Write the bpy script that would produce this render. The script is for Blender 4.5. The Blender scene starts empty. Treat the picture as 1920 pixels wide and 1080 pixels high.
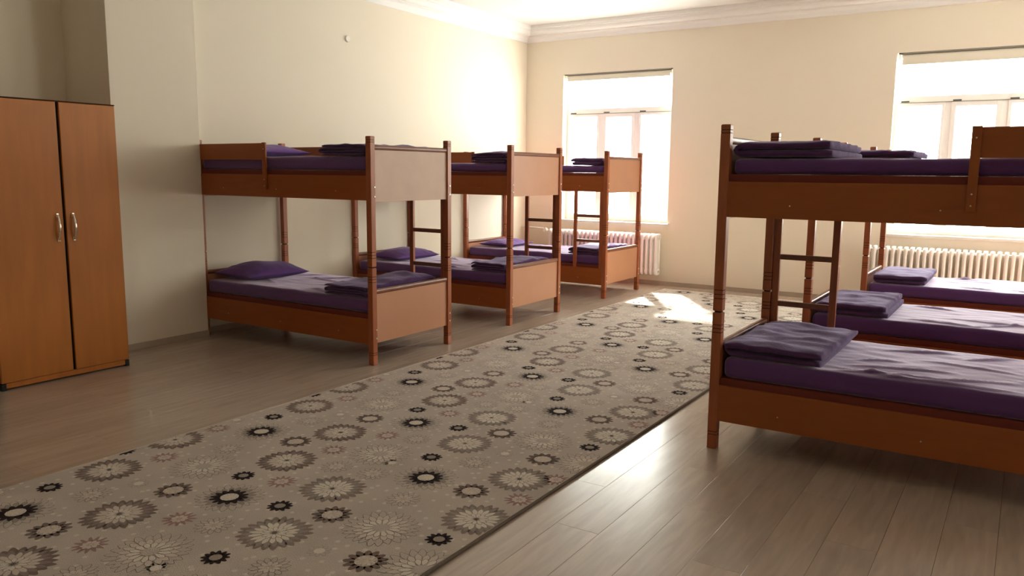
import bpy, bmesh, math, random
import numpy as np
from mathutils import Vector, Matrix, noise
PI = math.pi
sc = bpy.context.scene
col = sc.collection

# ------------------------------------------------------------------ camera, light, exposure
cam_d = bpy.data.cameras.new('camera')
cam = bpy.data.objects.new('camera', cam_d)
col.objects.link(cam)
sc.camera = cam
cam_d.sensor_width = 36.0
cam_d.sensor_fit = 'HORIZONTAL'
cam_d.lens = 1505.17 / 1920 * 36
cam_d.clip_start = 0.05
_a, _b, _c = (math.radians(v) for v in (32.7042, 8.2207, 0.5343))
fw = Vector((-math.sin(_a) * math.cos(_b), math.cos(_a) * math.cos(_b), -math.sin(_b)))
rt = Vector((math.cos(_a), math.sin(_a), 0))
up = rt.cross(fw)
r2 = rt * math.cos(_c) + up * math.sin(_c)
u2 = up * math.cos(_c) - rt * math.sin(_c)
cam.matrix_world = Matrix.Translation((0, 0, 1.4369)) @ Matrix((r2, u2, -fw)).transposed().to_4x4()

w = bpy.data.worlds.new('daylight')
sc.world = w
w.use_nodes = True
wn = w.node_tree
bg = wn.nodes['Background']
WORLD = 9.0
bg.inputs['Color'].default_value = (1.0, 0.985, 0.94, 1)
bg.inputs['Strength'].default_value = WORLD

sun_d = bpy.data.lights.new('sun', 'SUN')
sun = bpy.data.objects.new('sun', sun_d)
col.objects.link(sun)
sun_d.energy = 20.0
sun_d.color = (1.0, 0.97, 0.86)
sun_d.angle = math.radians(3.5)
sd = Vector((0.66, -1.0, -1.2 * 0.93))
sun.rotation_euler = (-sd).to_track_quat('Z', 'Y').to_euler()
sun.location = (-9, 14, 8)

XW, YW, ZC = -6.045, 9.7435, 3.40       # left wall, window wall, ceiling
WINS = [(-5.46, -3.90), (-1.35, 0.21), (2.76, 4.32)]  # last opening is out of view, added to supply side light
WZ0, WZ1 = 0.80, 2.745
for i, (x0, x1) in enumerate(WINS):
    ld = bpy.data.lights.new('window_portal', 'AREA')
    lo = bpy.data.objects.new('window_portal', ld)
    col.objects.link(lo)
    ld.shape = 'RECTANGLE'
    ld.size = x1 - x0
    ld.size_y = WZ1 - WZ0
    ld.cycles.is_portal = True
    lo.location = ((x0 + x1) / 2, YW + 0.22, (WZ0 + WZ1) / 2)
    lo.rotation_euler = (-PI / 2, 0, 0)

ADDED_SIDE = [(6.9, 8.45)]       # unseen window added in the right wall for side light (y ranges)
for y0, y1 in ADDED_SIDE:
    ld = bpy.data.lights.new('window_portal', 'AREA')
    lo = bpy.data.objects.new('window_portal', ld)
    col.objects.link(lo)
    ld.shape = 'RECTANGLE'
    ld.size = WZ1 - WZ0
    ld.size_y = y1 - y0
    ld.cycles.is_portal = True
    lo.location = (4.75 + 0.22, (y0 + y1) / 2, (WZ0 + WZ1) / 2)
    lo.rotation_euler = (0, PI / 2, 0)

vs = sc.view_settings
vs.view_transform = 'Standard'
vs.look = 'None'
vs.exposure = 1.40
vs.gamma = 1.0
vs.use_curve_mapping = False
sc.cycles.max_bounces = 10
sc.cycles.diffuse_bounces = 8
sc.cycles.sample_clamp_indirect = 12
sc.cycles.use_denoising = True

# ------------------------------------------------------------------ materials
def mat(name, c, rough=0.6, spec=0.5, var=0.0, scale=8.0, stretch=(1, 1, 1), bump=0.0, bscale=60.0,
        metal=0.0, sheen=0.0, coat=0.0, c2=None, coord='Object', sheen_tint=None):
    m = bpy.data.materials.new(name)
    m.use_nodes = True
    nt = m.node_tree
    b = nt.nodes['Principled BSDF']
    b.inputs['Base Color'].default_value = (*c, 1)
    b.inputs['Roughness'].default_value = rough
    b.inputs['Specular IOR Level'].default_value = spec
    b.inputs['Metallic'].default_value = metal
    if sheen:
        b.inputs['Sheen Weight'].default_value = sheen
        b.inputs['Sheen Roughness'].default_value = 0.45
        if sheen_tint:
            b.inputs['Sheen Tint'].default_value = (*sheen_tint, 1)
    if coat:
        b.inputs['Coat Weight'].default_value = coat
        b.inputs['Coat Roughness'].default_value = 0.3
    tc = nt.nodes.new('ShaderNodeTexCoord')
    mp = nt.nodes.new('ShaderNodeMapping')
    mp.inputs['Scale'].default_value = stretch
    nt.links.new(tc.outputs[coord], mp.inputs['Vector'])
    if var or c2:
        n = nt.nodes.new('ShaderNodeTexNoise')
        n.inputs['Scale'].default_value = scale
        n.inputs['Detail'].default_value = 5
        nt.links.new(mp.outputs[0], n.inputs['Vector'])
        r = nt.nodes.new('ShaderNodeValToRGB')
        lo = tuple(v * (1 - var) for v in c)
        hi = c2 if c2 else tuple(min(1, v * (1 + var)) for v in c)
        r.color_ramp.elements[0].position = 0.3
        r.color_ramp.elements[1].position = 0.7
        r.color_ramp.elements[0].color = (*lo, 1)
        r.color_ramp.elements[1].color = (*hi, 1)
        nt.links.new(n.outputs['Fac'], r.inputs['Fac'])
        nt.links.new(r.outputs['Color'], b.inputs['Base Color'])
    if bump:
        n2 = nt.nodes.new('ShaderNodeTexNoise')
        n2.inputs['Scale'].default_value = bscale
        n2.inputs['Detail'].default_value = 3
        nt.links.new(mp.outputs[0], n2.inputs['Vector'])
        bp = nt.nodes.new('ShaderNodeBump')
        bp.inputs['Strength'].default_value = bump
        bp.inputs['Distance'].default_value = 0.01
        nt.links.new(n2.outputs['Fac'], bp.inputs['Height'])
        nt.links.new(bp.outputs[0], b.inputs['Normal'])
    return m

M = {}
M['wall'] = mat('cream_paint', (0.82, 0.755, 0.625), 0.7, 0.25, var=0.025, scale=1.5, bump=0.05, bscale=25, coord='Generated')
M['ceiling'] = mat('ceiling_paint', (0.76, 0.74, 0.72), 0.8, 0.2, bump=0.03, bscale=20)
M['cornice'] = mat('plaster', (0.86, 0.85, 0.83), 0.5, 0.3)
M['base'] = mat('skirting_laminate', (0.44, 0.37, 0.29), 0.4, 0.4, var=0.08, scale=6)
M['rail'] = mat('shaded_orange_laminate', (0.32, 0.085, 0.014), 0.42, 0.4, var=0.06, scale=5, stretch=(1, 6, 6))  # side boards darkened: their shade is put into the colour
M['panel'] = mat('foot_panel_laminate', (0.50, 0.240, 0.135), 0.38, 0.5, var=0.04, scale=4)  # paler and pinker: the windows' reflection is put into the colour
M['worn'] = mat('worn_panel_laminate', (0.56, 0.40, 0.31), 0.5, 0.5, var=0.06, scale=5)
M['post'] = mat('stained_post_wood', (0.35, 0.100, 0.034), 0.36, 0.5, var=0.12, scale=10, stretch=(6, 6, 0.7))
M['cap'] = mat('dark_edge_wood', (0.20, 0.070, 0.036), 0.32, 0.5, var=0.12, scale=10, stretch=(5, 1, 5))
M['lip'] = mat('dark_red_bed_lip', (0.16, 0.028, 0.016), 0.6, 0.3)
M['groove'] = mat('dark_groove', (0.06, 0.022, 0.012), 0.8, 0.1)
M['bolt'] = mat('zinc_bolt', (0.75, 0.70, 0.60), 0.3, 0.5, metal=0.9)
M['ward'] = mat('wardrobe_veneer', (0.46, 0.160, 0.026), 0.40, 0.3, var=0.08, scale=6, stretch=(3, 3, 0.35), bump=0.02, bscale=30)
M['wside'] = mat('shaded_wardrobe_side', (0.22, 0.055, 0.025), 0.5, 0.4)  # shade of the side turned from the windows, put into the colour
M['black'] = mat('black_plastic', (0.012, 0.010, 0.010), 0.5, 0.3)
M['chrome'] = mat('chrome', (0.85, 0.82, 0.76), 0.16, 0.5, metal=1.0)
M['sheet'] = mat('purple_sheet', (0.095, 0.028, 0.170), 0.6, 0.4, var=0.05, scale=14, bump=0.12, bscale=70, sheen=1.0, sheen_tint=(0.90, 0.80, 1.0))
M['pillow'] = mat('purple_pillowcase', (0.135, 0.050, 0.245), 0.7, 0.35, bump=0.08, bscale=40, sheen=0.25, sheen_tint=(0.75, 0.66, 1.0))
M['blanket'] = mat('dark_purple_blanket', (0.080, 0.032, 0.115), 0.85, 0.2, var=0.08, scale=20, bump=0.25, bscale=120, sheen=0.55, sheen_tint=(0.75, 0.7, 1.0))
M['upvc'] = mat('white_upvc', (0.92, 0.92, 0.90), 0.35, 0.5)
M['marble'] = mat('pale_stone_sill', (0.70, 0.67, 0.60), 0.3, 0.5, var=0.06, scale=12)
M['grey'] = mat('grey_metal', (0.10, 0.10, 0.09), 0.5, 0.4)
M['strip'] = mat('grey_rubber', (0.30, 0.30, 0.27), 0.6, 0.3)
M['blind'] = mat('cream_blind_fabric', (0.80, 0.76, 0.64), 0.8, 0.2)
M['radiator'] = mat('white_enamel', (0.86, 0.84, 0.80), 0.3, 0.5)
M['pipe'] = mat('painted_pipe', (0.80, 0.76, 0.68), 0.4, 0.5)
M['plastic'] = mat('white_plastic', (0.85, 0.82, 0.74), 0.4, 0.5)
M['subfloor'] = mat('floor_joint', (0.17, 0.14, 0.11), 0.8, 0.1)
M['binding'] = mat('carpet_binding', (0.19, 0.15, 0.12), 0.95, 0.1, bump=0.6, bscale=220)

def glass():
    m = bpy.data.materials.new('window_glass')
    m.use_nodes = True
    nt = m.node_tree
    nt.nodes.remove(nt.nodes['Principled BSDF'])
    out = nt.nodes['Material Output']
    t = nt.nodes.new('ShaderNodeBsdfTransparent')
    t.inputs['Color'].default_value = (0.95, 0.97, 0.95, 1)
    g = nt.nodes.new('ShaderNodeBsdfGlossy')
    g.inputs['Roughness'].default_value = 0.02
    mx = nt.nodes.new('ShaderNodeMixShader')
    mx.inputs['Fac'].default_value = 0.06
    nt.links.new(t.outputs[0], mx.inputs[1])
    nt.links.new(g.outputs[0], mx.inputs[2])
    nt.links.new(mx.outputs[0], out.inputs['Surface'])
    return m
M['glass'] = glass()

def laminate(name, c):
    m = mat(name, c, 0.33, 0.5)
    nt = m.node_tree
    b = nt.nodes['Principled BSDF']
    tc = nt.nodes.new('ShaderNodeTexCoord')
    oi = nt.nodes.new('ShaderNodeObjectInfo')
    mp = nt.nodes.new('ShaderNodeMapping')
    mp.inputs['Scale'].default_value = (9, 0.9, 1)
    add = nt.nodes.new('ShaderNodeVectorMath')
    add.operation = 'ADD'
    mul = nt.nodes.new('ShaderNodeVectorMath')
    mul.operation = 'SCALE'
    mul.inputs['Scale'].default_value = 37.0
    cmb = nt.nodes.new('ShaderNodeCombineXYZ')
    for k in range(3):
        nt.links.new(oi.outputs['Random'], cmb.inputs[k])
    nt.links.new(cmb.outputs[0], mul.inputs[0])
    nt.links.new(tc.outputs['Object'], add.inputs[0])
    nt.links.new(mul.outputs[0], add.inputs[1])
    nt.links.new(add.outputs[0], mp.inputs['Vector'])
    n = nt.nodes.new('ShaderNodeTexNoise')
    n.inputs['Scale'].default_value = 3.0
    n.inputs['Detail'].default_value = 6
    n.inputs['Distortion'].default_value = 0.6
    nt.links.new(mp.outputs[0], n.inputs['Vector'])
    r = nt.nodes.new('ShaderNodeValToRGB')
    r.color_ramp.elements[0].position = 0.3
    r.color_ramp.elements[1].position = 0.72
    r.color_ramp.elements[0].color = (*[v * 0.88 for v in c], 1)
    r.color_ramp.elements[1].color = (*[v * 1.08 for v in c], 1)
    nt.links.new(n.outputs['Fac'], r.inputs['Fac'])
    hv = nt.nodes.new('ShaderNodeHueSaturation')
    mr = nt.nodes.new('ShaderNodeMapRange')
    mr.inputs['To Min'].default_value = 0.93
    mr.inputs['To Max'].default_value = 1.06
    nt.links.new(oi.outputs['Random'], mr.inputs['Value'])
    nt.links.new(mr.outputs[0], hv.inputs['Value'])
    nt.links.new(r.outputs['Color'], hv.inputs['Color'])
    nt.links.new(hv.outputs['Color'], b.inputs['Base Color'])
    # scuffs vary the gloss
    n3 = nt.nodes.new('ShaderNodeTexNoise')
    n3.inputs['Scale'].default_value = 2.2
    n3.inputs['Detail'].default_value = 7
    geo = nt.nodes.new('ShaderNodeNewGeometry')
    nt.links.new(geo.outputs['Position'], n3.inputs['Vector'])
    mr2 = nt.nodes.new('ShaderNodeMapRange')
    mr2.inputs['From Min'].default_value = 0.3
    mr2.inputs['From Max'].default_value = 0.7
    mr2.inputs['To Min'].default_value = 0.19
    mr2.inputs['To Max'].default_value = 0.26
    nt.links.new(n3.outputs['Fac'], mr2.inputs['Value'])
    nt.links.new(mr2.outputs[0], b.inputs['Roughness'])
    return m
M['floor'] = laminate('beige_laminate', (0.50, 0.41, 0.335))

def carpet_mat():
    m = mat('carpet_pile', (0.53, 0.455, 0.39), 0.95, 0.1, var=0.10, scale=2.5, bump=0.5, bscale=260, coord='Object', sheen=0.3)
    nt = m.node_tree
    b = nt.nodes['Principled BSDF']
    src = b.inputs['Base Color'].links[0].from_socket
    tc = nt.nodes.new('ShaderNodeTexCoord')
    vo = nt.nodes.new('ShaderNodeTexVoronoi')
    vo.voronoi_dimensions = '2D'
    vo.inputs['Scale'].default_value = 13.0
    vo.inputs['Randomness'].default_value = 0.85
    nt.links.new(tc.outputs['Object'], vo.inputs['Vector'])
    mr = nt.nodes.new('ShaderNodeMapRange')
    mr.inputs['From Min'].default_value = 0.11
    mr.inputs['From Max'].default_value = 0.15
    mr.inputs['To Min'].default_value = 0.75
    mr.inputs['To Max'].default_value = 0.0
    nt.links.new(vo.outputs['Distance'], mr.inputs['Value'])
    mx = nt.nodes.new('ShaderNodeMix')
    mx.data_type = 'RGBA'
    nt.links.new(mr.outputs[0], mx.inputs['Factor'])
    nt.links.new(src, mx.inputs['A'])
    mx.inputs['B'].default_value = (0.72, 0.66, 0.57, 1)
    nt.links.new(mx.outputs['Result'], b.inputs['Base Color'])
    return m
M['carpet'] = carpet_mat()
PAT = {}
for k, c in dict(outline=(0.115, 0.080, 0.060), brown=(0.17, 0.108, 0.080), tan=(0.245, 0.185, 0.150), light=(0.72, 0.655, 0.56),
                 field=(0.53, 0.46, 0.395), dark=(0.030, 0.016, 0.014), pink=(0.34, 0.19, 0.165), cream=(0.64, 0.55, 0.47),
                 faint=(0.31, 0.26, 0.215)).items():
    PAT[k] = mat('carpet_' + k, c, 0.95, 0.1, bump=0.4, bscale=260, sheen=0.05 if k == 'dark' else 0.25)

# ------------------------------------------------------------------ helpers
def link(name, me, m=None, parent=None, loc=None):
    o = bpy.data.objects.new(name, me)
    col.objects.link(o)
    if m is not None and me is not None and not me.materials:
        me.materials.append(m)
    if parent is not None:
        o.parent = parent
    if loc is not None:
        o.location = loc
    return o

def tag(o, label=None, cat=None, group=None, kind=None):
    if label: o['label'] = label
    if cat: o['category'] = cat
    if group: o['group'] = group
    if kind: o['kind'] = kind
    return o

def empty(name, loc=(0, 0, 0), rz=0.0):
    o = bpy.data.objects.new(name, None)
    o.empty_display_size = 0.1
    col.objects.link(o)
    o.location = loc
    o.rotation_euler = (0, 0, rz)
    return o

def copy_tree(o, parent=None):
    c = o.copy()
    col.objects.link(c)
    if parent is not None:
        c.parent = parent
    for ch in list(o.children):
        copy_tree(ch, c)
    return c

class MB:
    def __init__(s):
        s.v = []; s.f = []; s.mi = []; s.sm = []
    def add(s, vs, fs, mi=0, smooth=False):
        o = len(s.v)
        s.v += [tuple(p) for p in vs]
        s.f += [tuple(i + o for i in f) for f in fs]
        s.mi += [mi] * len(fs)
        s.sm += [smooth] * len(fs)
    def box(s, a, b, mi=0, bev=0.0):
        x0, y0, z0 = a; x1, y1, z1 = b
        if bev <= 0:
            vs = [(x, y, z) for x in (x0, x1) for y in (y0, y1) for z in (z0, z1)]
            s.add(vs, [(0, 1, 3, 2), (4, 6, 7, 5), (0, 4, 5, 1), (2, 3, 7, 6), (0, 2, 6, 4), (1, 5, 7, 3)], mi)
            return
        bm = bmesh.new()
        vs = [bm.verts.new((x, y, z)) for x in (x0, x1) for y in (y0, y1) for z in (z0, z1)]
        for f in [(0, 1, 3, 2), (4, 6, 7, 5), (0, 4, 5, 1), (2, 3, 7, 6), (0, 2, 6, 4), (1, 5, 7, 3)]:
            bm.faces.new([vs[i] for i in f])
        bmesh.ops.bevel(bm, geom=bm.edges[:], offset=bev, segments=2, affect='EDGES', profile=0.6)
        bm.verts.index_update()
        s.add([v.co[:] for v in bm.verts], [[v.index for v in f.verts] for f in bm.faces], mi)
        bm.free()
    def tube(s, pts, r, n=10, mi=0, caps=True):
        pts = [Vector(p) for p in pts]
        rr = r if isinstance(r, (list, tuple)) else [r] * len(pts)
        rings = []
        prev = None
        for i, p in enumerate(pts):
            t = (pts[min(i + 1, len(pts) - 1)] - pts[max(i - 1, 0)]).normalized()
            if prev is None:
                a = Vector((0, 0, 1)) if abs(t.z) < 0.9 else Vector((1, 0, 0))
                n1 = t.cross(a).normalized()
            else:
                n1 = (prev - t * prev.dot(t)).normalized()
            prev = n1
            n2 = t.cross(n1)
            rings.append([p + (n1 * math.cos(2 * PI * k / n) + n2 * math.sin(2 * PI * k / n)) * rr[i] for k in range(n)])
        vs = [v for r_ in rings for v in r_]
        fs = []
        for i in range(len(pts) - 1):
            for k in range(n):
                fs.append((i * n + k, i * n + (k + 1) % n, (i + 1) * n + (k + 1) % n, (i + 1) * n + k))
        s.add(vs, fs, mi, True)
        if caps:
            s.add(rings[0], [tuple(range(n))[::-1]], mi)
            s.add(rings[-1], [tuple(range(n))], mi)
    def prism(s, prof, axis, a, b, mi=0, smooth=False):
        # prof: list of 2-D points; extruded along axis from a to b
        n = len(prof)
        def P(p, t):
            if axis == 'x': return (t, p[0], p[1])
            if axis == 'y': return (p[0], t, p[1])
            return (p[0], p[1], t)
        vs = [P(p, a) for p in prof] + [P(p, b) for p in prof]
        s.add(vs, [(k, (k + 1) % n, n + (k + 1) % n, n + k) for k in range(n)], mi, smooth)
        s.add(vs, [tuple(range(n))[::-1], tuple(range(n, 2 * n))], mi)
    def mesh(s, name, mats):
        me = bpy.data.meshes.new(name)
        me.from_pydata(s.v, [], s.f)
        for m in (mats if isinstance(mats, (list, tuple)) else [mats]):
            me.materials.append(m)
        me.polygons.foreach_set('material_index', s.mi)
        me.polygons.foreach_set('use_smooth', s.sm)
        bm = bmesh.new()
        bm.from_mesh(me)
        bmesh.ops.recalc_face_normals(bm, faces=bm.faces)
        bm.to_mesh(me)
        bm.free()
        return me
    def build(s, name, mats, parent=None, loc=None):
        return link(name, s.mesh(name, mats), None, parent, loc)

def box(name, a, b, m, parent=None, bev=0.0):
    q = MB(); q.box(a, b, 0, bev)
    return q.build(name, m, parent)

# ------------------------------------------------------------------ room shell
X1, Y0 = 4.75, -4.6          # right wall, back wall
NX = -6.54                   # back of the niche left of the pilaster
T = 0.25
def struct(o): o['kind'] = 'structure'; return o

q = MB()
PX0, PL, PW, PY0 = NX - 0.02, 1.38, 0.193, 1.25
q.box((NX - T, Y0 - T, -0.20), (X1 + T, YW + T, -0.010))
floor = struct(q.build('floor', M['subfloor']))
# visible part of the floor: every laminate board is its own piece
pm = MB(); pm.box((-PW / 2 + 0.0006, -PL / 2 + 0.0006, -0.010), (PW / 2 - 0.0006, PL / 2 - 0.0006, 0.0), 0, 0.0007)
plank_me = pm.mesh('floor_plank', M['floor'])
rest = MB()
ncol = int(math.ceil((X1 - PX0) / PW))
nvis = 0
for i in range(ncol):
    off = (i % 3) * PL / 3
    y = Y0 - off
    while y < YW:
        xc, yc = PX0 + (i + .5) * PW, y + PL / 2
        lo, hi = max(y, Y0), min(y + PL, YW)
        full = lo == y and hi == y + PL
        xr = min(PX0 + (i + 1) * PW, X1)
        if full and xr == PX0 + (i + 1) * PW and xc < 0.9 and yc > 1.0 and xc > -6.2 and nvis < 290:
            link('floor_plank', plank_me, None, floor, (xc, yc, 0)); nvis += 1
        else:
            rest.box((PX0 + i * PW + .0006, lo + .0006, -0.010), (xr - .0006, hi - .0006, 0.0))
        y += PL
o = rest.build('floor_plank', M['floor'], floor); o['kind'] = 'stuff'

PXF, PYA, PYB = -5.94, 3.586, 4.357      # pilaster
q = MB(); q.box((XW - T - 0.5, PYB - 0.02, 0), (XW, YW + T, ZC)); q.box((NX - T, Y0 - T, 0), (NX, PYB - 0.02, ZC))
struct(q.build('wall_left', M['wall']))
struct(box('trim_1', (NX, PYA, 0), (PXF, PYB, ZC), M['wall'], None, 0.004))
q = MB()
# window wall with three openings
xs = [XW - T - .5] + [v for p in WINS for v in p] + [X1 + T]
for k in range(0, len(xs), 2):
    q.box((xs[k], YW, 0), (xs[k + 1], YW + T, ZC))
for (x0, x1) in WINS:
    q.box((x0, YW, 0), (x1, YW + T, WZ0 - .03)); q.box((x0, YW, WZ1), (x1, YW + T, ZC))
struct(q.build('wall_back', M['wall']))
q = MB()
ys = [Y0 - T] + [v for p in ADDED_SIDE for v in p] + [YW]
for k in range(0, len(ys), 2):
    q.box((X1, ys[k], 0), (X1 + T, ys[k + 1], ZC))
for (y0, y1) in ADDED_SIDE:
    q.box((X1, y0, 0), (X1 + T, y1, WZ0 - .03)); q.box((X1, y0, WZ1), (X1 + T, y1, ZC))
struct(q.build('wall_right', M['wall']))
struct(box('wall_front', (NX, Y0 - T, 0), (X1, Y0, ZC), M['wall']))
struct(box('ceiling', (NX - T, Y0 - T, ZC), (X1 + T, YW + T, ZC + 0.2), M['ceiling']))

# cornice profile (offset from wall, z)
def cornice_prof():
    p = [(0, 3.195), (0.012, 3.195), (0.020, 3.205), (0.024, 3.222)]
    for k in range(7):
        a = k / 6 * PI / 2
        p.append((0.024 + 0.045 * (1 - math.cos(a)), 3.222 + 0.045 * math.sin(a)))
    p += [(0.069, 3.280), (0.080, 3.280)]
    for k in range(7):
        a = k / 6 * PI / 2
        p.append((0.080 + 0.05 * math.sin(a), 3.280 + 0.042 * (1 - math.cos(a))))
    p += [(0.130, 3.335), (0.145, 3.337), (0.145, 3.352), (0.160, 3.356), (0.160, ZC), (0, ZC)]
    return p
cp = cornice_prof()
q = MB(); q.prism([(YW - a, z) for a, z in cp], 'x', XW, X1)
struct(q.build('trim_2', M['cornice']))
q = MB(); q.prism([(XW + a, z) for a, z in cp], 'y', PYB, YW)
struct(q.build('trim_3', M['cornice']))
# skirting
q = MB(); q.box((XW, PYB, 0), (XW + .012, YW, .05), 0, .002); q.box((PXF, PYA, 0), (PXF + .012, PYB, .05), 0, .002)
q.box((NX, Y0, 0), (NX + .012, PYA, .05)); q.box((NX, PYA - .012, 0), (PXF + .012, PYA, .05))
struct(q.build('baseboard_left', M['base']))
struct(box('baseboard_back', (XW + .012, YW - .012, 0), (X1, YW, .055), M['base'], None, .002))
struct(box('baseboard_right', (X1 - .012, Y0, 0), (X1, YW - .012, .05), M['base']))

# ------------------------------------------------------------------ windows
def window(n, x0, x1):
    r = struct(empty('window_%d' % n, ((x0 + x1) / 2, YW, WZ0)))
    cx = (x0 + x1) / 2
    L = lambda x, y, z: (x - cx, y, z - WZ0)
    fy0, fy1 = 0.13, 0.20
    def bx(name, a, b, m, par, bev=.003):
        return box(name, L(*a), L(*b), m, par, bev)
    fwid = .05
    q = MB()
    q.box(L(x0, fy0, WZ0), L(x0 + fwid, fy1, WZ1), 0, .003); q.box(L(x1 - fwid, fy0, WZ0), L(x1, fy1, WZ1), 0, .003)
    q.box(L(x0 + fwid, fy0, WZ1 - fwid), L(x1 - fwid, fy1, WZ1), 0, .003); q.box(L(x0 + fwid, fy0, WZ0), L(x1 - fwid, fy1, WZ0 + fwid), 0, .003)
    q.build('window_frame', M['upvc'], r)
    tz = 2.22
    bx('transom', (x0 + fwid, fy0 - .005, tz), (x1 - fwid, fy1, tz + .07), M['upvc'], r)
    th = (x1 - x0) / 3
    bx('weather_strip', (x0 + fwid, fy0 - .016, tz - .002), (x1 - fwid, fy0 - .004, tz + .006), M['strip'], r, .001)
    for k in (1, 2):
        bx('mullion', (x0 + k * th - .03, fy0 - .004, WZ0 + fwid), (x0 + k * th + .03, fy1, tz), M['upvc'], r)
    for k in range(3):
        a = x0 + (fwid if k == 0 else k * th + .03); b = x0 + (3 * th - fwid if k == 2 else (k + 1) * th - .03)
        s = .045 if k == 1 else .03
        q = MB(); z0, z1 = WZ0 + fwid, tz
        yy0, yy1 = fy0 - .012, fy1 - .02
        q.box(L(a, yy0, z0), L(a + s, yy1, z1), 0, .003); q.box(L(b - s, yy0, z0), L(b, yy1, z1), 0, .003)
        q.box(L(a + s, yy0, z0), L(b - s, yy1, z0 + s), 0, .003); q.box(L(a + s, yy0, z1 - s), L(b - s, yy1, z1), 0, .003)
        sash = q.build('sash', M['upvc'], r)
        bx('pane', (a + s, .16, z0 + s), (b - s, .164, z1 - s), M['glass'], sash, 0)
        bx('gasket', (a + s - .002, yy0 + .003, z1 - s - .004), (b - s + .002, yy0 + .006, z1 - s + .001), M['grey'], sash, 0)
        bx('hinge', (a + .01, fy0 - .016, tz + .008), (a + .09, fy0 - .004, tz + .022), M['grey'], r, .002)
    bx('pane', (x0 + fwid, .16, tz + .07), (x1 - fwid, .164, WZ1 - fwid), M['glass'], r, 0)
    hx = x0 + 2 * th
    q = MB(); q.box(L(hx - .04, fy0 - .022, 1.50), L(hx - .015, fy0 - .012, 1.56), 0, .002); q.box(L(hx - .034, fy0 - .05, 1.42), L(hx - .020, fy0 - .035, 1.54), 0, .003)
    q.tube([L(hx - .027, fy0 - .04, 1.53), L(hx - .027, fy0 - .015, 1.53)], .006)
    q.build('handle', M['upvc'], r)
    q = MB(); q.box(L(x0 - .01, -.035, WZ0 - .03), L(x1 + .015, 0.0, WZ0 - .002), 0, .004); q.box(L(x0, -.001, WZ0 - .03), L(x1, fy0 + .02, WZ0), 0, 0)
    q.build('window_sill', M['marble'], r)
    return r
for i, (a, b) in enumerate(WINS):
    window(i + 1, a, b)
for i, (a, b) in enumerate(ADDED_SIDE):
    wr = window(4 + i, a, b)  # added window, unseen, lights the room from the side
    wr.rotation_euler = (0, 0, -PI / 2)
    wr.location = (X1, (a + b) / 2, WZ0)

def blind(x0, x1, label, drop):
    r = empty('roller_blind', ((x0 + x1) / 2, YW + .05, WZ1))
    tag(r, label, 'blind', 'rolled up blinds above the windows')
    hw = (x1 - x0) / 2
    q = MB(); q.tube([(-hw + .045, 0, -.042), (hw - .03, 0, -.042)], .026, 16); q.build('blind_roll', M['blind'], r)
    q = MB(); q.box((-hw + .055, -.028, -.068 - drop), (hw - .04, -.026, -.04), 0); q.build('blind_fabric', M['blind'], r)
    q = MB(); q.box((-hw + .055, -.032, -.078 - drop), (hw - .04, -.020, -.064 - drop), 0, .003); q.build('hem_bar', M['blind'], r)
    for x in (-hw + .02, hw - .03):
        q = MB(); q.box((x, -.03, -.075), (x + .012, .03, 0), 0, .002); q.box((x - .005, -.034, -.014), (x + .04, .03, 0), 1, .002); q.build('bracket', [M['plastic'], M['grey']], r)
    q = MB(); q.box((-hw + .03, -.034, -.016), (hw - .03, .024, -.0), 0, .001); q.build('head_rail', M['strip'], r)
    return r
blind(*WINS[0], 'cream roller blind rolled up at the head of the window behind the left bunks', .015)
blind(*WINS[1], 'cream roller blind rolled up at the head of the window behind the right bunks', .05)

# ------------------------------------------------------------------ radiators
def section_mesh():
    q = MB()
    z0, z1 = 0.14, 0.675
    for y, r in ((-.052, .0185), (0, .012), (.052, .0165)):
        q.tube([(0, y, z0 + .05), (0, y, z1 - .05)], r, 8, caps=False)
    for zc in (z0 + .045, z1 - .045):
        prof = []
        for k in range(16):
            a = 2 * PI * k / 16
            prof.append((math.copysign(abs(math.cos(a)) ** .55, math.cos(a)) * .070, zc + math.copysign(abs(math.sin(a)) ** .7, math.sin(a)) * .045))
        n = len(prof)
        layers = [(-.020, .80), (-.0165, .95), (0, 1.0), (.0165, .95), (.020, .80)]
        vs = [(x, p[0] * s, zc + (p[1] - zc) * s) for x, s in layers for p in prof]
        fs = [(l * n + k, l * n + (k + 1) % n, (l + 1) * n + (k + 1) % n, (l + 1) * n + k) for l in range(4) for k in range(n)]
        q.add(vs, fs, 0, True)
        q.add(vs[:n], [tuple(range(n))], 0); q.add(vs[-n:], [tuple(range(n))], 0)
        q.tube([(-.031, 0, zc), (.031, 0, zc)], .017, 8, caps=False)
    return q.mesh('radiator_section', M['radiator'])
SEC = section_mesh()
def radiator(x0, n, label, pitch=.0622):
    yc = YW - .125
    r = empty('radiator', (x0 + n * pitch / 2, yc, 0))
    tag(r, label, 'radiator', 'ribbed radiators under the windows')
    for i in range(n):
        link('radiator_section', SEC, None, r, ((i - (n - 1) / 2) * pitch, 0, 0))
    for k in (.15, .5, .85):
        xx = (k - .5) * n * pitch
        for zz in (.20, .59):
            box('bracket', (xx - .012, .02, zz), (xx + .012, .1235, zz + .025), M['radiator'], r, .002)
    return r
radiator(-5.56, 26, 'white ribbed radiator under the window behind the left bunks')
radiator(-1.50, 27, 'white ribbed radiator under the window behind the right bunks')
q = MB(); q.tube([(XW + .0, YW - .09, .675), (-5.70, YW - .09, .665), (-5.585, YW - .125, .63)], .013, 10)
hp = empty('heating_pipe', (-5.85, YW - .09, .67)); tag(hp, 'white painted heating pipe running from the room corner to the radiator', 'pipe')
for v in range(len(q.v)): q.v[v] = (q.v[v][0] + 5.85, q.v[v][1] - (YW - .09), q.v[v][2] - .67)
q.build('pipe_run', M['pipe'], hp)
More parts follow.
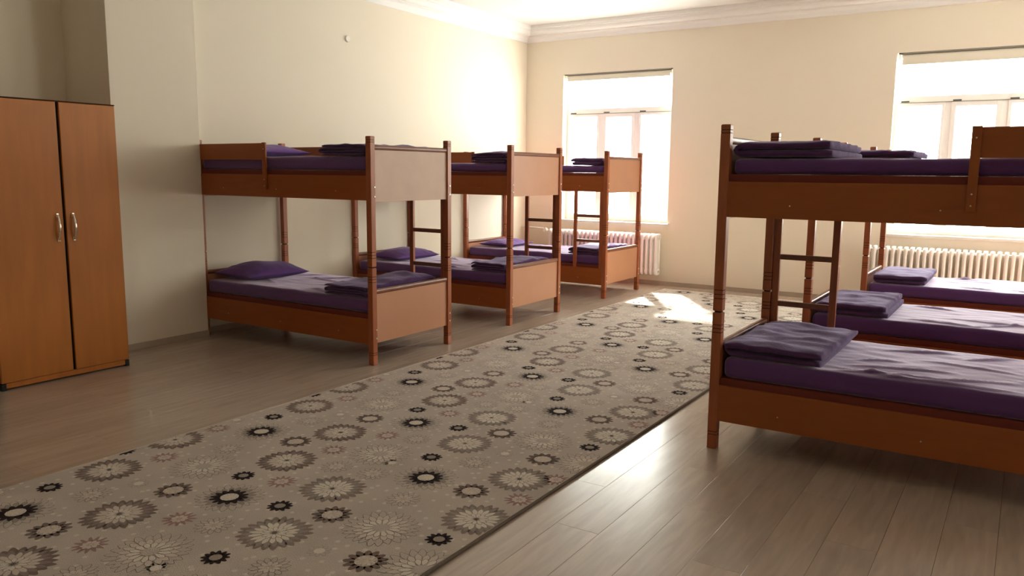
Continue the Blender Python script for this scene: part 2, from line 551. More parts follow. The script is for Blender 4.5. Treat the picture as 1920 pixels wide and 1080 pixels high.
q = MB(); q.tube([(.235, -.02, -.035), (.235, -.09, -.02)], [.022, .026], 14); q.tube([(.2, 0, -.01), (.25, -.03, -.03)], .02, 12); q.build('valve', M['plastic'], hp)

# round cover on the left wall
q = MB()
q.tube([(0, 0, 0), (.010, 0, 0), (.016, 0, 0)], [.034, .034, .028], 24)
cv = q.build('wall_cover', M['plastic'], None, (XW, 6.24, 2.773)); tag(cv, 'small round white cover plate high on the left wall', 'cover')

# ------------------------------------------------------------------ wardrobe
def wardrobe():
    x1, y0, y1, H = -5.485, 2.46, 3.338, 1.875
    r = empty('wardrobe', ((NX + x1) / 2, (y0 + y1) / 2, 0))
    tag(r, 'two-door orange wood wardrobe with bowed chrome handles beside the pilaster', 'wardrobe')
    ox, oy = (NX + x1) / 2, (y0 + y1) / 2
    fx = x1 - ox; hy = (y1 - y0) / 2; bx = NX + .03 - ox
    q = MB()
    q.box((bx, -hy, .03), (fx - .02, -hy + .018, H - .004), 0); q.box((bx, hy - .018, .03), (fx - .02, hy, H - .004), 0)
    q.box((bx, -hy, H - .02), (fx - .02, hy, H), 0); q.box((bx, -hy, .03), (fx - .02, hy, .05), 0)
    q.box((bx, -hy, .03), (bx + .006, hy, H), 0)
    q.build('body', M['wside'], r)
    box('top_edge', (fx - .022, -hy, H - .004), (fx + .001, hy, H + .003), M['groove'], r)
    dv = 2.937 - oy
    for k, (a, b, hyy) in enumerate(((-hy + .002, dv - .010, dv - .05), (dv + .010, hy - .001, dv + .055))):
        d = box('door', (fx - .019, a, .05), (fx, b, H - .005), M['ward'], r, .004)
        q = MB()
        pts = []; rr = []
        for j in range(13):
            t = j / 12
            pts.append((fx + .004 + .026 * math.sin(PI * t) ** .8, hyy + .010 * math.sin(PI * t) * 0, .955 + .17 * t))
            rr.append(.0085 if 2 < j < 10 else .0075)
        q.tube(pts, rr, 10)
        q.tube([(fx + .027, hyy, 1.015), (fx + .0295, hyy, 1.020)], .0095, 10); 
        q.box((fx, hyy - .009, .945), (fx + .008, hyy + .009, .975), 0, .003); q.box((fx, hyy - .009, 1.105), (fx + .008, hyy + .009, 1.135), 0, .003)
        q.build('handle', M['chrome'], d)
    q = MB(); q.box((fx - .05, dv - .012, .05), (fx - .020, dv + .012, H - .006)); q.build('gap_shade', M['black'], r)  # black strip added as the shade in the gap between the doors
    box('plinth', (fx - .026, -hy + .03, .012), (fx - .006, hy - .03, .047), M['ward'], r, .002)
    for yy in (-hy, hy - .03):
        box('foot', (fx - .04, yy, 0), (fx - .003, yy + .03, .045), M['black'], r, .003)
        box('foot', (bx, yy, 0), (bx + .04, yy + .03, .045), M['black'], r, .003)
wardrobe()

# ------------------------------------------------------------------ bunk beds
P_, W_, L_, H_ = 0.049, 0.960, 2.007, 1.683

def post_mesh(name, z0, z1, grooves, dowel=False, roundtop=False):
    # square post with thin turned-in grooves; local origin at post centre
    hw = P_ / 2
    c0 = .004 if z0 == 0 else .006
    lv = [(z0, hw - c0, 0), (z0 + c0 * .4, hw - c0 * .3, 0), (z0 + c0, hw, 0)]
    for g in sorted(grooves):
        lv += [(g - .0018, hw, 0), (g - .0008, hw - .002, 1), (g + .0008, hw - .002, 1), (g + .0018, hw, 0)]
    lv += [(z1 - .004, hw, 0), (z1, hw - .004, 0)]
    q = MB()
    c = .003
    def ring(z, h):
        return [(h - c, -h, z), (h, -h + c, z), (h, h - c, z), (h - c, h, z), (-h + c, h, z), (-h, h - c, z), (-h, -h + c, z), (-h + c, -h, z)]
    rs = [ring(z, h) for z, h, _ in lv]
    vs = [v for r_ in rs for v in r_]
    for i in range(len(lv) - 1):
        mi = 1 if (lv[i][2] or lv[i + 1][2]) else 0
        q.add([], [], 0)
    base = len(q.v)
    q.v += vs
    for i in range(len(lv) - 1):
        mi = 1 if (lv[i][2] or lv[i + 1][2]) else 0
        for k in range(8):
            q.f.append((base + i * 8 + k, base + i * 8 + (k + 1) % 8, base + (i + 1) * 8 + (k + 1) % 8, base + (i + 1) * 8 + k))
            q.mi.append(mi); q.sm.append(False)
    q.f.append(tuple(base + k for k in range(8))[::-1]); q.mi.append(0); q.sm.append(False)
    q.f.append(tuple(base + (len(lv) - 1) * 8 + k for k in range(8))); q.mi.append(0); q.sm.append(False)
    if dowel:
        q.box((-.016, -.016, z1 - .002), (.016, .016, z1 + .010), 1)
    return q.mesh(name, [M['post'], M['groove']])
LOW = post_mesh('lower_post', 0, .7290, [.078, .094, .625, .645, .665], dowel=True)
UPP = post_mesh('upper_post', .7360, H_, [.802, .824, .846, 1.640, 1.656])

def bolt_mesh():
    q = MB()
    q.tube([(0, 0, 0), (.003, 0, 0), (.0048, 0, 0)], [.0075, .0075, .005], 12)
    return q.mesh('bolt', M['bolt'])
BOLT = bolt_mesh()

def panel_bm(z0, z1):
    q = MB(); q.box((-.009, P_ - W_ / 2 - .002, z0), (.009, W_ / 2 - P_ + .002, z1 - .022), 0, .002); return q
def cap_bm(z1):
    q = MB()
    prof = []
    for k in range(14):
        a = 2 * PI * k / 14
        prof.append((.018 * math.copysign(abs(math.cos(a)) ** .6, math.cos(a)), z1 - .019 + .019 * math.copysign(abs(math.sin(a)) ** .6, math.sin(a))))
    q.prism(prof, 'y', P_ - W_ / 2 - .002, W_ / 2 - P_ + .002, 0, True)
    return q

def make_bed():
    r = empty('bunk_bed')
    hx, hy = L_ / 2, W_ / 2
    for sx in (1, -1):
        for sy in (-1, 1):
            cx, cy = sx * (hx - P_ / 2), sy * (hy - P_ / 2)
            lo = link('lower_post', LOW, None, r, (cx, cy, 0))
            upo = link('upper_post', UPP, None, r, (cx, cy, 0))
            for z, par in ((.265, lo), (.201, lo), (1.319, upo), (1.250, upo)):
                b = link('bolt', BOLT, None, par, (sx * P_ / 2, -sy * .010 * 0 + (.012 if sy < 0 else .0), z))
                if sx < 0: b.rotation_euler = (0, 0, PI)
    for sx in (1, -1):
        x = sx * (hx - P_ / 2)
        for z0, z1, nm in ((.1625, .568, 'M'), (1.211, 1.623, 'U')):
            n = 'foot_panel' if sx > 0 else 'head_panel'
            p = panel_bm(z0, z1).build(n, M['panel'], r, (x, 0, 0))
            p['upper'] = nm
            cap_bm(z1).build('cap_rail', M['cap'], p)
    x0, x1 = -hx + P_ - .003, hx - P_ + .003
    for sy in (-1, 1):
        for z0, z1, bz in ((.155, .347, .227), (1.222, 1.400, 1.286)):
            ya, yb = sorted((sy * (hy - .005), sy * (hy - .025)))
            rl = box('side_rail', (x0, ya, z0), (x1, yb, z1), M['rail'], r, .002)
            for bxx in (hx - .356, hx - 1.004, -hx + .36):
                b = link('bolt', BOLT, None, rl, (bxx, sy * (hy - .0052), bz)); b.rotation_euler = (0, 0, sy * PI / 2); b.scale = (.5, .5, .5)
    for z in (.347, 1.400):
        box('mattress_base', (x0 + .004, -hy + .018, z - .045), (x1 - .004, hy - .018, z + .036), M['lip'], r, .002)
    for sy in (-1, 1):
        ya, yb = sorted((sy * (hy - .005), sy * (hy - .021)))
        g = box('guard_board', (x0, ya, 1.515), (hx - 1.13, yb, 1.646), M['rail'], r, .003)
        q = MB(); yc, yd = sorted((sy * (hy - .0045), sy * (hy + .013)))
        q.box((hx - 1.138, yc, 1.283), (hx - 1.100, yd, 1.650), 0, .003)
        s = q.build('guard_strip', M['rail'], g)
        for z in (1.31, 1.36, 1.60):
            b = link('bolt', BOLT, None, g, (hx - 1.119, sy * (hy + .0128), z)); b.rotation_euler = (0, 0, sy * PI / 2); b.scale = (.5, .5, .5)
    return r

def ladder(root, sy):
    # sy: side of the bed in bed coordinates; hangs between lower and upper rail near the foot
    hx, hy = L_ / 2, W_ / 2
    y = sy * (hy - .017)
    l = MB(); 
    l.box((hx - .425, y - .012, .347), (hx - .385, y + .012, 1.222), 0, .002)
    a = l.build('ladder', M['post'], root)
    b = box('stile', (hx - .091, y - .012, .347), (hx - .051, y + .012, 1.222), M['post'], a, .002)
    for z in (.660, .945):
        box('rung', (hx - .386, y - .010, z - .016), (hx - .090, y + .010, z + .016), M['cap'], a, .002)

proto = make_bed()
beds = {}
spec = [('L1', -4.008, 4.348, 0, 1, 'orange wood bunk bed beside the pilaster, its upper foot panel scuffed pale grey'),
        ('L2', -4.0335, 6.251, 0, 1, 'orange wood bunk bed between two others against the left wall'),
        ('L3', -4.032, 8.250, 0, -1, 'orange wood bunk bed with a near-side ladder, in front of the fully seen window'),
        ('R1', -1.338, 4.006, PI, -1, 'big shaded bunk bed cropped by the photo edge, standing on bare floor beside the carpet'),
        ('R2', -1.268, 5.695, PI, 0, 'bunk bed seen through the big cropped one, between it and the radiator-side bunk'),
        ('R3', -1.219, 7.650, PI, 0, 'bunk bed standing directly beside the right radiator, mostly hidden by two others')]
for i, (k, xf, y1, rz, lad, lab) in enumerate(spec):
    o = proto if i == 0 else copy_tree(proto)
    hx = L_ / 2
    o.location = (xf - hx if rz == 0 else xf + hx, y1 + W_ / 2, 0)
    o.rotation_euler = (0, 0, rz)
    tag(o, lab, 'bunk bed', 'wooden bunk beds in two rows')
    beds[k] = (o, xf, y1, rz)
for k, xf, y1, rz, lad, lab in spec:
    if lad: ladder(beds[k][0], lad)
# the nearest left bunk has a worn, whitish upper foot panel
for ch in beds['L1'][0].children:
    if ch.name.startswith('foot_panel') and ch.get('upper') == 'U':
        ch.data = ch.data.copy(); ch.data.materials[0] = M['worn']
        ch['label'] = 'scuffed pale grey panel'
for o in bpy.data.objects:
    if 'upper' in o: del o['upper']

# ------------------------------------------------------------------ bedding
def fbm(x, y, z, s):
    return noise.noise(Vector((x * s, y * s, z * s)))

def rounded_block(lx, ly, lz, r, nx, ny, nz, fn):
    # shell grid pushed onto a rounded box, then displaced by fn(p, n)
    idx = {}; vs = []; fs = []
    def gv(i, j, k):
        key = (i, j, k)
        if key not in idx:
            def st(t, n): 
                return t / n
            p = Vector(((i / nx - .5) * lx, (j / ny - .5) * ly, (k / nz) * lz))
            c = Vector((max(-lx / 2 + r, min(lx / 2 - r, p.x)), max(-ly / 2 + r, min(ly / 2 - r, p.y)), max(r, min(lz - r, p.z))))
            d = p - c
            n = d.normalized() if d.length > 1e-6 else Vector((0, 0, 1))
            if d.length > 1e-6: p = c + n * r
            vs.append(fn(p, n)); idx[key] = len(vs) - 1
        return idx[key]
    for k in (0, nz):
        for i in range(nx):
            for j in range(ny):
                a = [gv(i, j, k), gv(i + 1, j, k), gv(i + 1, j + 1, k), gv(i, j + 1, k)]
                fs.append(a if k else a[::-1])
    for k in range(nz):
        for i in range(nx):
            fs.append([gv(i, 0, k), gv(i + 1, 0, k), gv(i + 1, 0, k + 1), gv(i, 0, k + 1)])
            fs.append([gv(i, ny, k), gv(i, ny, k + 1), gv(i + 1, ny, k + 1), gv(i + 1, ny, k)])
        for j in range(ny):
            fs.append([gv(0, j, k), gv(0, j, k + 1), gv(0, j + 1, k + 1), gv(0, j + 1, k)])
            fs.append([gv(nx, j, k), gv(nx, j + 1, k), gv(nx, j + 1, k + 1), gv(nx, j, k + 1)])
    return vs, fs

def ridge(x, y, a, b, wd):
    ax, ay = a; bx, by = b
    dx, dy = bx - ax, by - ay
    L2 = dx * dx + dy * dy
    t = ((x - ax) * dx + (y - ay) * dy) / L2
    if t < -.15 or t > 1.15: return 0
    L = math.sqrt(L2)
    wob = .012 * noise.noise(Vector((t * 3, ax * 9, ay * 9)))
    d = ((x - ax) * dy - (y - ay) * dx) / L + wob
    e = max(0, 1 - (2 * t - 1) ** 2)
    return math.exp(-(d / wd) ** 2) * e

def mattress_mesh(seed, ridges, nx=120, ny=54, amp=.0035, LZ=.105):
    LX, LY = 1.885, .895
    ridges = [(a, b, wd * 1.15, h * 1.7) for a, b, wd, h in ridges]
    def fn(p, n):
        s = noise.noise(Vector((p.x * 2.2 + seed, p.y * 3.2, seed))) * .006
        f = noise.noise(Vector((p.x * 7 + seed * 3, p.y * 16, 3.1))) * amp
        g = sum(h * ridge(p.x, p.y, a, b, wd) for a, b, wd, h in ridges)
        topw = max(0, n.z)
        q_ = Vector(p)
        if n.z > .2:
            q_.z += (s + f + g) * topw
        elif abs(n.z) < .9:
            e = noise.noise(Vector((p.x * 3.5 + seed, p.z * 9, p.y * 3))) * .005
            q_ += n * e * (1 if p.z > .02 else 0)
        return q_
    vs, fs = rounded_block(LX, LY, LZ, .028, nx, ny, 6, fn)
    me = bpy.data.meshes.new('mattress')
    me.from_pydata([v[:] for v in vs], [], fs)
    me.materials.append(M['sheet'])
    me.polygons.foreach_set('use_smooth', [True] * len(fs))
    return me

def place(bk, me, name, lx, ly, z, rz=0):
    o, xf, y1, r = beds[bk]
    c, s = math.cos(r), math.sin(r)
    wx = o.location.x + lx * c - ly * s
    wy = o.location.y + lx * s + ly * c
    q_ = link(name, me)
    q_.location = (wx, wy, z)
    q_.rotation_euler = (0, 0, r + rz)
    return q_

# in bed coordinates +x is the foot; ridges fan out from the folded blanket
rd_fan = [((.42, .38), (-.05, .30), .011, .010), ((.43, .30), (.05, .40), .010, .008), ((.40, .22), (-.12, .12), .012, .007),
          ((.36, .40), (-.45, .36), .014, .008), ((.05, .34), (-.35, .18), .010, .007), ((.30, -.25), (-.1, -.36), .012, .008),
          ((-.1, -.2), (-.35, -.4), .009, .008), ((.1, -.1), (-.4, -.02), .012, .005), ((-.3, .1), (-.7, .3), .012, .006),
          ((.42, .10), (.12, -.02), .010, .006)]
rd_b = [((.42, -.35), (.1, -.25), .012, .009), ((.4, .3), (-.1, .38), .012, .008), ((.2, .1), (-.5, .2), .014, .006),
        ((-.2, -.3), (-.6, -.1), .012, .006), ((.0, .42), (-.3, .1), .008, .008), ((-.35, .42), (-.6, .15), .008, .007)]
mA = mattress_mesh(1.3, rd_fan); mB = mattress_mesh(5.1, rd_b); mC = mattress_mesh(9.7, [(tuple([a[0], -a[1]]), tuple([b[0], -b[1]]), w_, h_) for a, b, w_, h_ in rd_fan])
mU = mattress_mesh(3.3, [], amp=.003)
mV = mattress_mesh(6.6, [], amp=.003, LZ=.080)
ZL, ZU = .3835, 1.4365
MT = {}
GM = 'purple sheeted mattresses on the bunks'
names = {'L1': 'bunk beside the pilaster', 'L2': 'middle bunk against the left wall', 'L3': 'bunk in front of the fully seen window', 'R1': 'big cropped bunk standing on bare floor', 'R2': 'middle bunk right of the carpet', 'R3': 'bunk beside the right radiator'}
for bk in ('L1', 'L2', 'L3', 'R1', 'R2', 'R3'):
    lo = place(bk, {'L1': mB, 'L2': mC, 'L3': mB, 'R1': mA, 'R2': mB, 'R3': mC}[bk], 'mattress', 0, 0, ZL)
    tag(lo, 'purple sheeted mattress, lower berth of the ' + names[bk], 'mattress', GM)
    hi = place(bk, mU if bk == 'L1' else mV, 'mattress', 0, 0, ZU)
    tag(hi, 'purple sheeted mattress, upper berth of the ' + names[bk], 'mattress', GM)
TL, TU = ZL + .105, ZU + .105

def blanket_mesh(seed, lx=.47, ly=.84, layers=4, t=.0195, sag=.006, bump=None, wrinkle=.004, taper=0.0):
    # one long cloth folded back and forth: serpentine profile in x-z, run along y
    cl = []
    R = t * .52
    for k in range(layers):
        z = t / 2 + k * t * 1.04
        ext = lx / 2 - R - .010 * ((k * 7 + int(seed * 3)) % 3)
        xs_ = np.linspace(-ext, ext, 16)
        if k % 2: xs_ = xs_[::-1]
        for x in xs_: cl.append((float(x), z))
        if k < layers - 1:
            sgn = 1 if k % 2 == 0 else -1
            for a in (-.3, 0, .3):
                cl.append((sgn * (ext + R * math.cos(a * PI) * .9), z + t * .52 + math.sin(a * PI) * R * .8))
    n = len(cl)
    nrm = []
    for i in range(n):
        a = cl[max(i - 1, 0)]; b = cl[min(i + 1, n - 1)]
        dx, dz = b[0] - a[0], b[1] - a[1]
        l = math.hypot(dx, dz) or 1
        nrm.append((-dz / l, dx / l))
    ny = 34
    vs = []
    H = layers * t * 1.04
    for j in range(ny + 1):
        v = j / ny
        y = (v - .5) * ly
        edge = min(1, min(v, 1 - v) * ny / 1.5)
        for side in (1, -1):
            for i in range(n):
                x, z = cl[i]
                h = t * .47 * (0.55 + .45 * edge)
                X = x + nrm[i][0] * h * side
                Z = z + nrm[i][1] * h * side
                kk = Z / H
                X += noise.noise(Vector((y * 2.5 + seed, z * 30, 1.7))) * .012 * kk + taper * y * kk
                Y = y + noise.noise(Vector((x * 4 + seed, z * 60, 5.2))) * .012
                wv = noise.noise(Vector((x * 5 + seed, y * 4, 0))) * sag + noise.noise(Vector((x * 9 + y * 3 + seed, y * 15 - x * 5, 2))) * wrinkle
                rg = math.sin((y * 14 + x * 6 + seed) + 2.4 * noise.noise(Vector((x * 3, y * 3, seed)))) ** 8 * .007
                Z += (wv + rg) * kk ** 1.5
                Z -= .010 * max(0, (abs(x) / (lx / 2)) - .75) * 4 * kk
                if bump:
                    for bx_, by_, br, bh in bump:
                        Z += bh * math.exp(-((x - bx_) ** 2 + (y - by_) ** 2) / br ** 2) * kk ** 1.3
                vs.append((X, Y, max(Z, .0005)))
    fs = []
    row = 2 * n
    for j in range(ny):
        for i in range(n - 1):
            a = j * row + i
            fs.append((a, a + 1, a + 1 + row, a + row))
            a = j * row + n + i
            fs.append((a, a + row, a + 1 + row, a + 1))
        for i in (0, n - 1):
            a = j * row + i; b = j * row + n + i
            fs.append((a, a + row, b + row, b) if i == 0 else (a, b, b + row, a + row))
    for j in (0, ny):
        for i in range(n - 1):
            a = j * row + i; b = a + n
            fs.append((a, b, b + 1, a + 1) if j == 0 else (a, a + 1, b + 1, b))
    me = bpy.data.meshes.new('blanket')
    me.from_pydata(vs, [], fs)
    me.materials.append(M['blanket'])
    me.polygons.foreach_set('use_smooth', [True] * len(fs))
    bm = bmesh.new(); bm.from_mesh(me); bmesh.ops.recalc_face_normals(bm, faces=bm.faces); bm.to_mesh(me); bm.free()
    return me

GB = 'folded purple blankets at the foot of the berths'
HX = L_ / 2
bl = [
 ('L1', 0, dict(seed=2.1, lx=.44, bump=[(.03, .20, .17, .045), (.12, -.05, .1, .02)], wrinkle=.010, layers=4, t=.020), HX - .32, -.02, 'folded dark purple blanket heaped against the foot panel of the bunk beside the pilaster'),
 ('L1', 1, dict(seed=4.7, lx=.48, layers=4, t=.0205), HX - .31, -.03, 'flat four-layer folded blanket on the upper berth of the bunk beside the pilaster'),
 ('L2', 0, dict(seed=6.3, lx=.40, bump=[(0, .1, .2, .02)], wrinkle=.009, layers=4, t=.019), HX - .285, -.02, 'folded dark purple blanket on the lower berth of the middle bunk by the left wall'),
 ('L2', 1, dict(seed=8.2, lx=.40, layers=4, t=.0225, bump=[(.1, -.3, .12, .012)]), HX - .285, -.03, 'bulky folded blanket on the upper berth of the middle bunk by the left wall'),
 ('L3', 0, dict(seed=1.2, lx=.42, layers=3, t=.026, bump=[(0, 0, .2, .015)]), HX - .315, -.01, 'folded blanket behind the ladder of the bunk before the fully seen window'),
 ('L3', 1, dict(seed=3.9, lx=.43, layers=2, t=.040), HX - .295, -.03, 'thick folded blanket on the upper berth of the bunk before the fully seen window'),
 ('R1', 0, dict(seed=7.7, lx=.52, ly=.82, layers=2, t=.038, wrinkle=.010, sag=.012, taper=.05), HX - .315, .02, 'large folded purple blanket on the lower berth of the big cropped bunk'),
 ('R1', 1, dict(seed=5.5, lx=.50, ly=.82, layers=2, t=.038, sag=.008), HX - .305, .03, 'dark folded blanket with bulging end on the upper berth of the big cropped bunk'),
 ('R2', 0, dict(seed=9.1, lx=.48, ly=.82, layers=2, t=.038, wrinkle=.009), HX - .31, .02, 'light-catching folded blanket low behind the ladder of the big cropped bunk'),
 ('R2', 1, dict(seed=2.8, lx=.46, ly=.80, layers=2, t=.038), HX - .40, .03, 'folded blanket on an upper berth seen against the window above the big cropped bunk'),
 ('R3', 0, dict(seed=6.9, lx=.46, ly=.80, layers=2, t=.038, wrinkle=.008), HX - .31, .02, 'pale sunlit folded blanket on the lower berth beside the right radiator'),
]
for bk, lev, kw, x, y, lab in bl:
    o = place(bk, blanket_mesh(**kw), 'blanket', x, y, (TU if lev else TL) + .002 + .002 - (.025 if lev and bk != 'L1' else 0))
    tag(o, lab, 'blanket', GB)

def pillow_mesh(seed, a=.24, b=.31, h=.125):
    q = MB(); n1, n2 = 30, 36
    def P(u, v, s):
        th = max(0, 1 - abs(u) ** 2.4) ** .62 * max(0, 1 - abs(v) ** 2.8) ** .62
        x = a * u * (1 - .07 * (1 - v * v) * abs(u)); y = b * v * (1 - .06 * (1 - u * u) * abs(v))
        e = max(abs(u), abs(v))
        wr = noise.noise(Vector((u * 2.0 + seed, v * 7, 1))) * .009 * e + math.sin(v * 22 + u * 3 + 3 * noise.noise(Vector((u * 2, v * 2, seed)))) * .004 * max(0, abs(u) - .35) 
        wr += math.sin(u * 20 + 3 * noise.noise(Vector((u * 2, v * 2, seed + 4)))) * .005 * max(0, abs(v) - .45)
        z = (h * .80 * th + wr * min(1, th * 2)) if s > 0 else -(h * .20 * th)
        z += .02 * noise.noise(Vector((u * 1.3 + seed, v * 1.5, 8))) * th * (s > 0)
        lift = .020 * e ** 6
        return (x, y, z + lift + h * .20)
    us = [math.sin(PI / 2 * (2 * i / n1 - 1)) for i in range(n1 + 1)]
    vv = [math.sin(PI / 2 * (2 * j / n2 - 1)) for j in range(n2 + 1)]
    for s in (1, -1):
        vs = [P(u, v, s) for u in us for v in vv]
        fs = [(i * (n2 + 1) + j, (i + 1) * (n2 + 1) + j, (i + 1) * (n2 + 1) + j + 1, i * (n2 + 1) + j + 1) for i in range(n1) for j in range(n2)]
        q.add(vs, fs, 0, True)
    me = q.mesh('pillow', M['pillow'])
    bm = bmesh.new(); bm.from_mesh(me); bmesh.ops.remove_doubles(bm, verts=bm.verts, dist=.0004); bmesh.ops.recalc_face_normals(bm, faces=bm.faces); bm.to_mesh(me); bm.free()
    me.polygons.foreach_set('use_smooth', [True] * len(me.polygons))
    return me
GP = 'purple pillows at the wall end of the left berths'
for bk, lev, x, y, rz, seed, lab in (('L1', 0, -.672, -.08, -.10, 1.0, 'plump purple pillow on the lower berth of the bunk beside the pilaster'),
                                ('L2', 0, -.64, -.06, -.1, 4.0, 'purple pillow on the lower berth of the middle bunk by the left wall'),
                                ('L3', 0, -.64, -.04, .05, 7.0, 'flat purple pillow on the lower berth of the bunk before the fully seen window'),
                                ('L1', 1, -.66, -.02, .0, 2.5, 'purple pillow behind the guard board on the upper berth of the bunk beside the pilaster')):
    o = place(bk, pillow_mesh(seed, a=.27 if bk == 'L1' else .24, h=.105 if lev else {'L1': .145, 'L2': .125, 'L3': .09}[bk]), 'pillow', x, y, (TU if lev else TL) + .004, rz)
    tag(o, lab, 'pillow', GP)

# ------------------------------------------------------------------ carpet
CX0, CX1, CY0, CY1, CH = -3.762, -1.712, 0.30, 9.40, .011
cr = empty('carpet', ((CX0 + CX1) / 2, (CY0 + CY1) / 2, 0))
tag(cr, 'long beige carpet with brown and black flower pattern between the bunk rows', 'carpet')
ocx, ocy = (CX0 + CX1) / 2, (CY0 + CY1) / 2
box('pile', (CX0 - ocx, CY0 - ocy, 0), (CX1 - ocx, CY1 - ocy, CH), M['carpet'], cr, .003)
for xx in (CX0, CX1):
    q = MB(); q.tube([(xx - ocx, CY0 - ocy, .0075), (xx - ocx, CY1 - ocy, .0075)], .0072, 8)
    q.build('edge_binding', M['binding'] if xx == CX1 else M['carpet'], cr)
ORDER = ['outline', 'brown', 'tan', 'light', 'field', 'dark', 'pink', 'cream', 'faint']
MI = {k: i for i, k in enumerate(ORDER)}
pat = MB()
rnd = random.Random(5)
def petal(cx, cy, ang, r0, r1, wd, z, mk, sharp=.68):
    ca, sa = math.cos(ang), math.sin(ang)
    pts = [(r0, 0), (r0 + (r1 - r0) * .35, -wd * .75), (r0 + (r1 - r0) * sharp, -wd), (r0 + (r1 - r0) * .92, -wd * .45), (r1, 0),
           (r0 + (r1 - r0) * .92, wd * .45), (r0 + (r1 - r0) * sharp, wd), (r0 + (r1 - r0) * .35, wd * .75)]
    vs = []
    for a, b in pts:
        x = cx + a * ca - b * sa; y = cy + a * sa + b * ca
        vs.append((min(max(x, CX0 + .006), CX1 - .010) - ocx, min(max(y, CY0 + .01), CY1 - .01) - ocy, z))
    xs_ = [v[0] for v in vs]
    if max(xs_) - min(xs_) < 1e-4: return
    n = len(vs)
    pat.v += vs; o_ = len(pat.v) - n
    pat.f.append(tuple(range(o_, o_ + n))); pat.mi.append(MI[mk]); pat.sm.append(False)
Z0 = CH + .0004
def ring(cx, cy, n, r0, r1, wd, z, fill, line, ph=0, lw=.0022, jit=.06, sharp=.68):
    lw = lw * 1.25
    for k in range(n):
        a = ph + 2 * PI * k / n + rnd.uniform(-jit, jit) * .5
        rr = r1 * (1 + rnd.uniform(-.05, .05))
        if line: petal(cx, cy, a, r0, rr + lw, wd + lw, z, line, sharp)
        petal(cx, cy, a, r0, rr - (lw * .3 if line else 0), wd - (lw * .2 if line else 0), z + .00025, fill, sharp)
def disc(cx, cy, r, z, mk):
    vs = [(min(max(cx + r * math.cos(2 * PI * k / 12), CX0 + .006), CX1 - .01) - ocx, min(cy + r * math.sin(2 * PI * k / 12), CY1 - .01) - ocy, z) for k in range(12)]
    o_ = len(pat.v); pat.v += vs; pat.f.append(tuple(range(o_, o_ + 12))); pat.mi.append(MI[mk]); pat.sm.append(False)
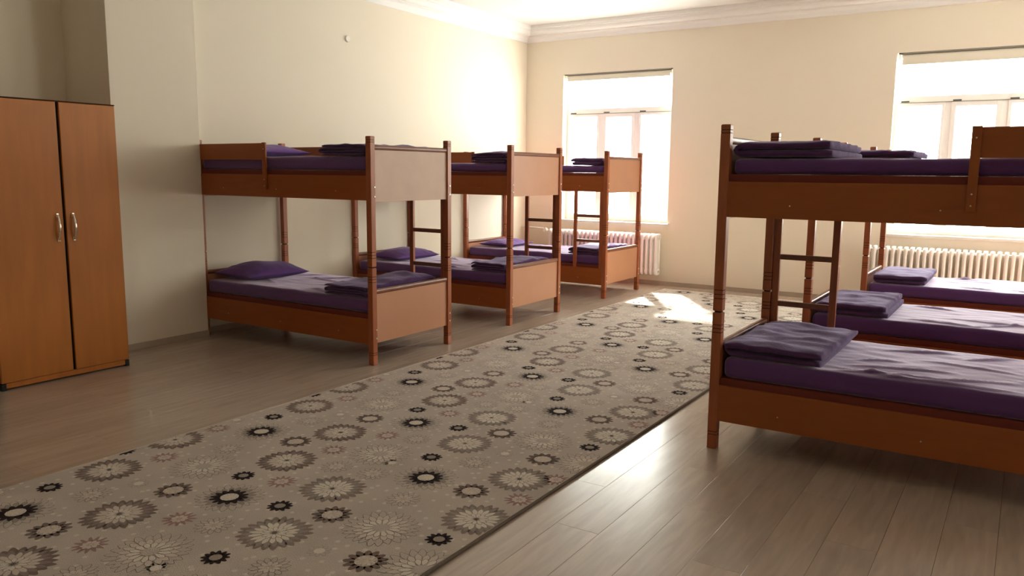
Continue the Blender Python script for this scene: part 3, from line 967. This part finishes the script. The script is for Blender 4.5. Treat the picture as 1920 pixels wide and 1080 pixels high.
def flower(t, cx, cy, var=0):
    ph = rnd.uniform(0, 1)
    S = .00035
    if t == 'A':
        c = 'brown' if var == 0 else 'tan'
        ring(cx, cy, 24, .05, .150, .0175, Z0, c, None, ph)
        ring(cx, cy, 22, .045, .128, .0125, Z0 + S, 'tan' if var == 0 else 'faint', c, ph + .13, .0012)
        ring(cx, cy, 18, .03, .098, .0115, Z0 + 2 * S, 'light' if var else 'cream', 'faint', ph, .0012)
        ring(cx, cy, 12, .012, .055, .0095, Z0 + 3 * S, 'light', 'outline', ph + .2, .0010)
        disc(cx, cy, .010, Z0 + 5 * S, 'outline')
    elif t == 'B':
        ring(cx, cy, 24, .06, .148, .0150, Z0, 'field', 'outline', ph, .0013)
        ring(cx, cy, 20, .05, .110, .0110, Z0 + S, 'faint', 'outline', ph + .15, .0012)
        ring(cx, cy, 14, .02, .084, .0160, Z0 + 2 * S, 'dark', None, ph, sharp=.5)
        disc(cx, cy, .040, Z0 + 3.5 * S, 'light')
        ring(cx, cy, 8, .008, .036, .0075, Z0 + 4 * S, 'light', 'faint', ph, .001)
    elif t == 'C':
        ring(cx, cy, 24, .06, .158, .0160, Z0, 'field', 'outline', ph, .0013)
        ring(cx, cy, 20, .05, .118, .0135, Z0 + S, 'cream', 'outline', ph + .15, .0013)
        ring(cx, cy, 14, .03, .082, .0125, Z0 + 2 * S, 'light', 'outline', ph, .0013)
        disc(cx, cy, .032, Z0 + 3.5 * S, 'field')
    elif t == 'D':
        ring(cx, cy, 12, .008, .056, .0125, Z0, 'dark', None, ph, sharp=.5)
        disc(cx, cy, .024, Z0 + 2 * S, 'faint')
    elif t == 'E':
        ring(cx, cy, 13, .012, .086, .0180, Z0, 'brown' if var == 0 else 'tan', None, ph, sharp=.55)
        disc(cx, cy, .044, Z0 + S, 'cream')
        ring(cx, cy, 10, .010, .042, .0095, Z0 + 2 * S, 'cream', 'faint', ph, .001)
    elif t == 'F':
        ring(cx, cy, 13, .006, .070, .0100, Z0, 'pink', None, ph, sharp=.42)
        ring(cx, cy, 9, .008, .036, .0090, Z0 + S, 'cream', 'pink', ph, .0010)
    elif t == 'G':
        ring(cx, cy, 14, .02, .078, .0110, Z0, 'field', 'outline', ph, .0012)
        ring(cx, cy, 9, .008, .046, .0105, Z0 + S, 'cream', 'outline', ph + .2, .0012)
    elif t == 'H':
        ring(cx, cy, 10, .01, .046, .0080, Z0, 'field', 'faint', ph, .0012)
        disc(cx, cy, .022, Z0 + 2 * S, 'light')
TAB = '''D -.012 2.24;A .045 2.49;F .07 2.74;D .155 1.78;A .17 2.05;F .235 2.30;B .31 1.56;G .39 1.84;G .39 2.56;H .44 2.03;C .50 2.33
E .59 1.55;E .64 2.07;A .68 1.79;D .755 2.36;A .77 2.61;F .85 1.57;B .91 2.16;F .925 1.90;F .96 2.41;G 1.03 2.69;C 1.09 1.66;G 1.095 1.94
D 1.165 2.22;A 1.215 2.48;G 1.24 2.72;D 1.33 1.77;A 1.35 2.03;E 1.415 2.28;B 1.48 1.54;G 1.555 1.83;G 1.555 2.57;H 1.61 2.02;C 1.67 2.30
E 1.75 1.53;E 1.81 2.06;A 1.855 1.77;D 1.925 2.35;A 1.94 2.58;F 1.98 1.57;C 2.02 2.12;H .03 1.62;H 1.22 1.60;F 2.0 1.86'''
PER = 1.28
for s in TAB.replace('\n', ';').split(';'):
    t, x, y = s.split()
    x, y = float(x), float(y)
    y -= PER * 2
    while y < CY1 + .1:
        if y > CY0: flower(t, CX0 + x, y, 0 if (t != 'A' or x < 1.0) else 1)
        y += PER
me = bpy.data.meshes.new('flower_pattern')
me.from_pydata(pat.v, [], pat.f)
for k in ORDER: me.materials.append(PAT[k])
me.polygons.foreach_set('material_index', pat.mi)
fp = link('flower_pattern', me, None, cr); fp['kind'] = 'stuff'
cr_obj = cr
cr.location = (ocx, ocy, 0)
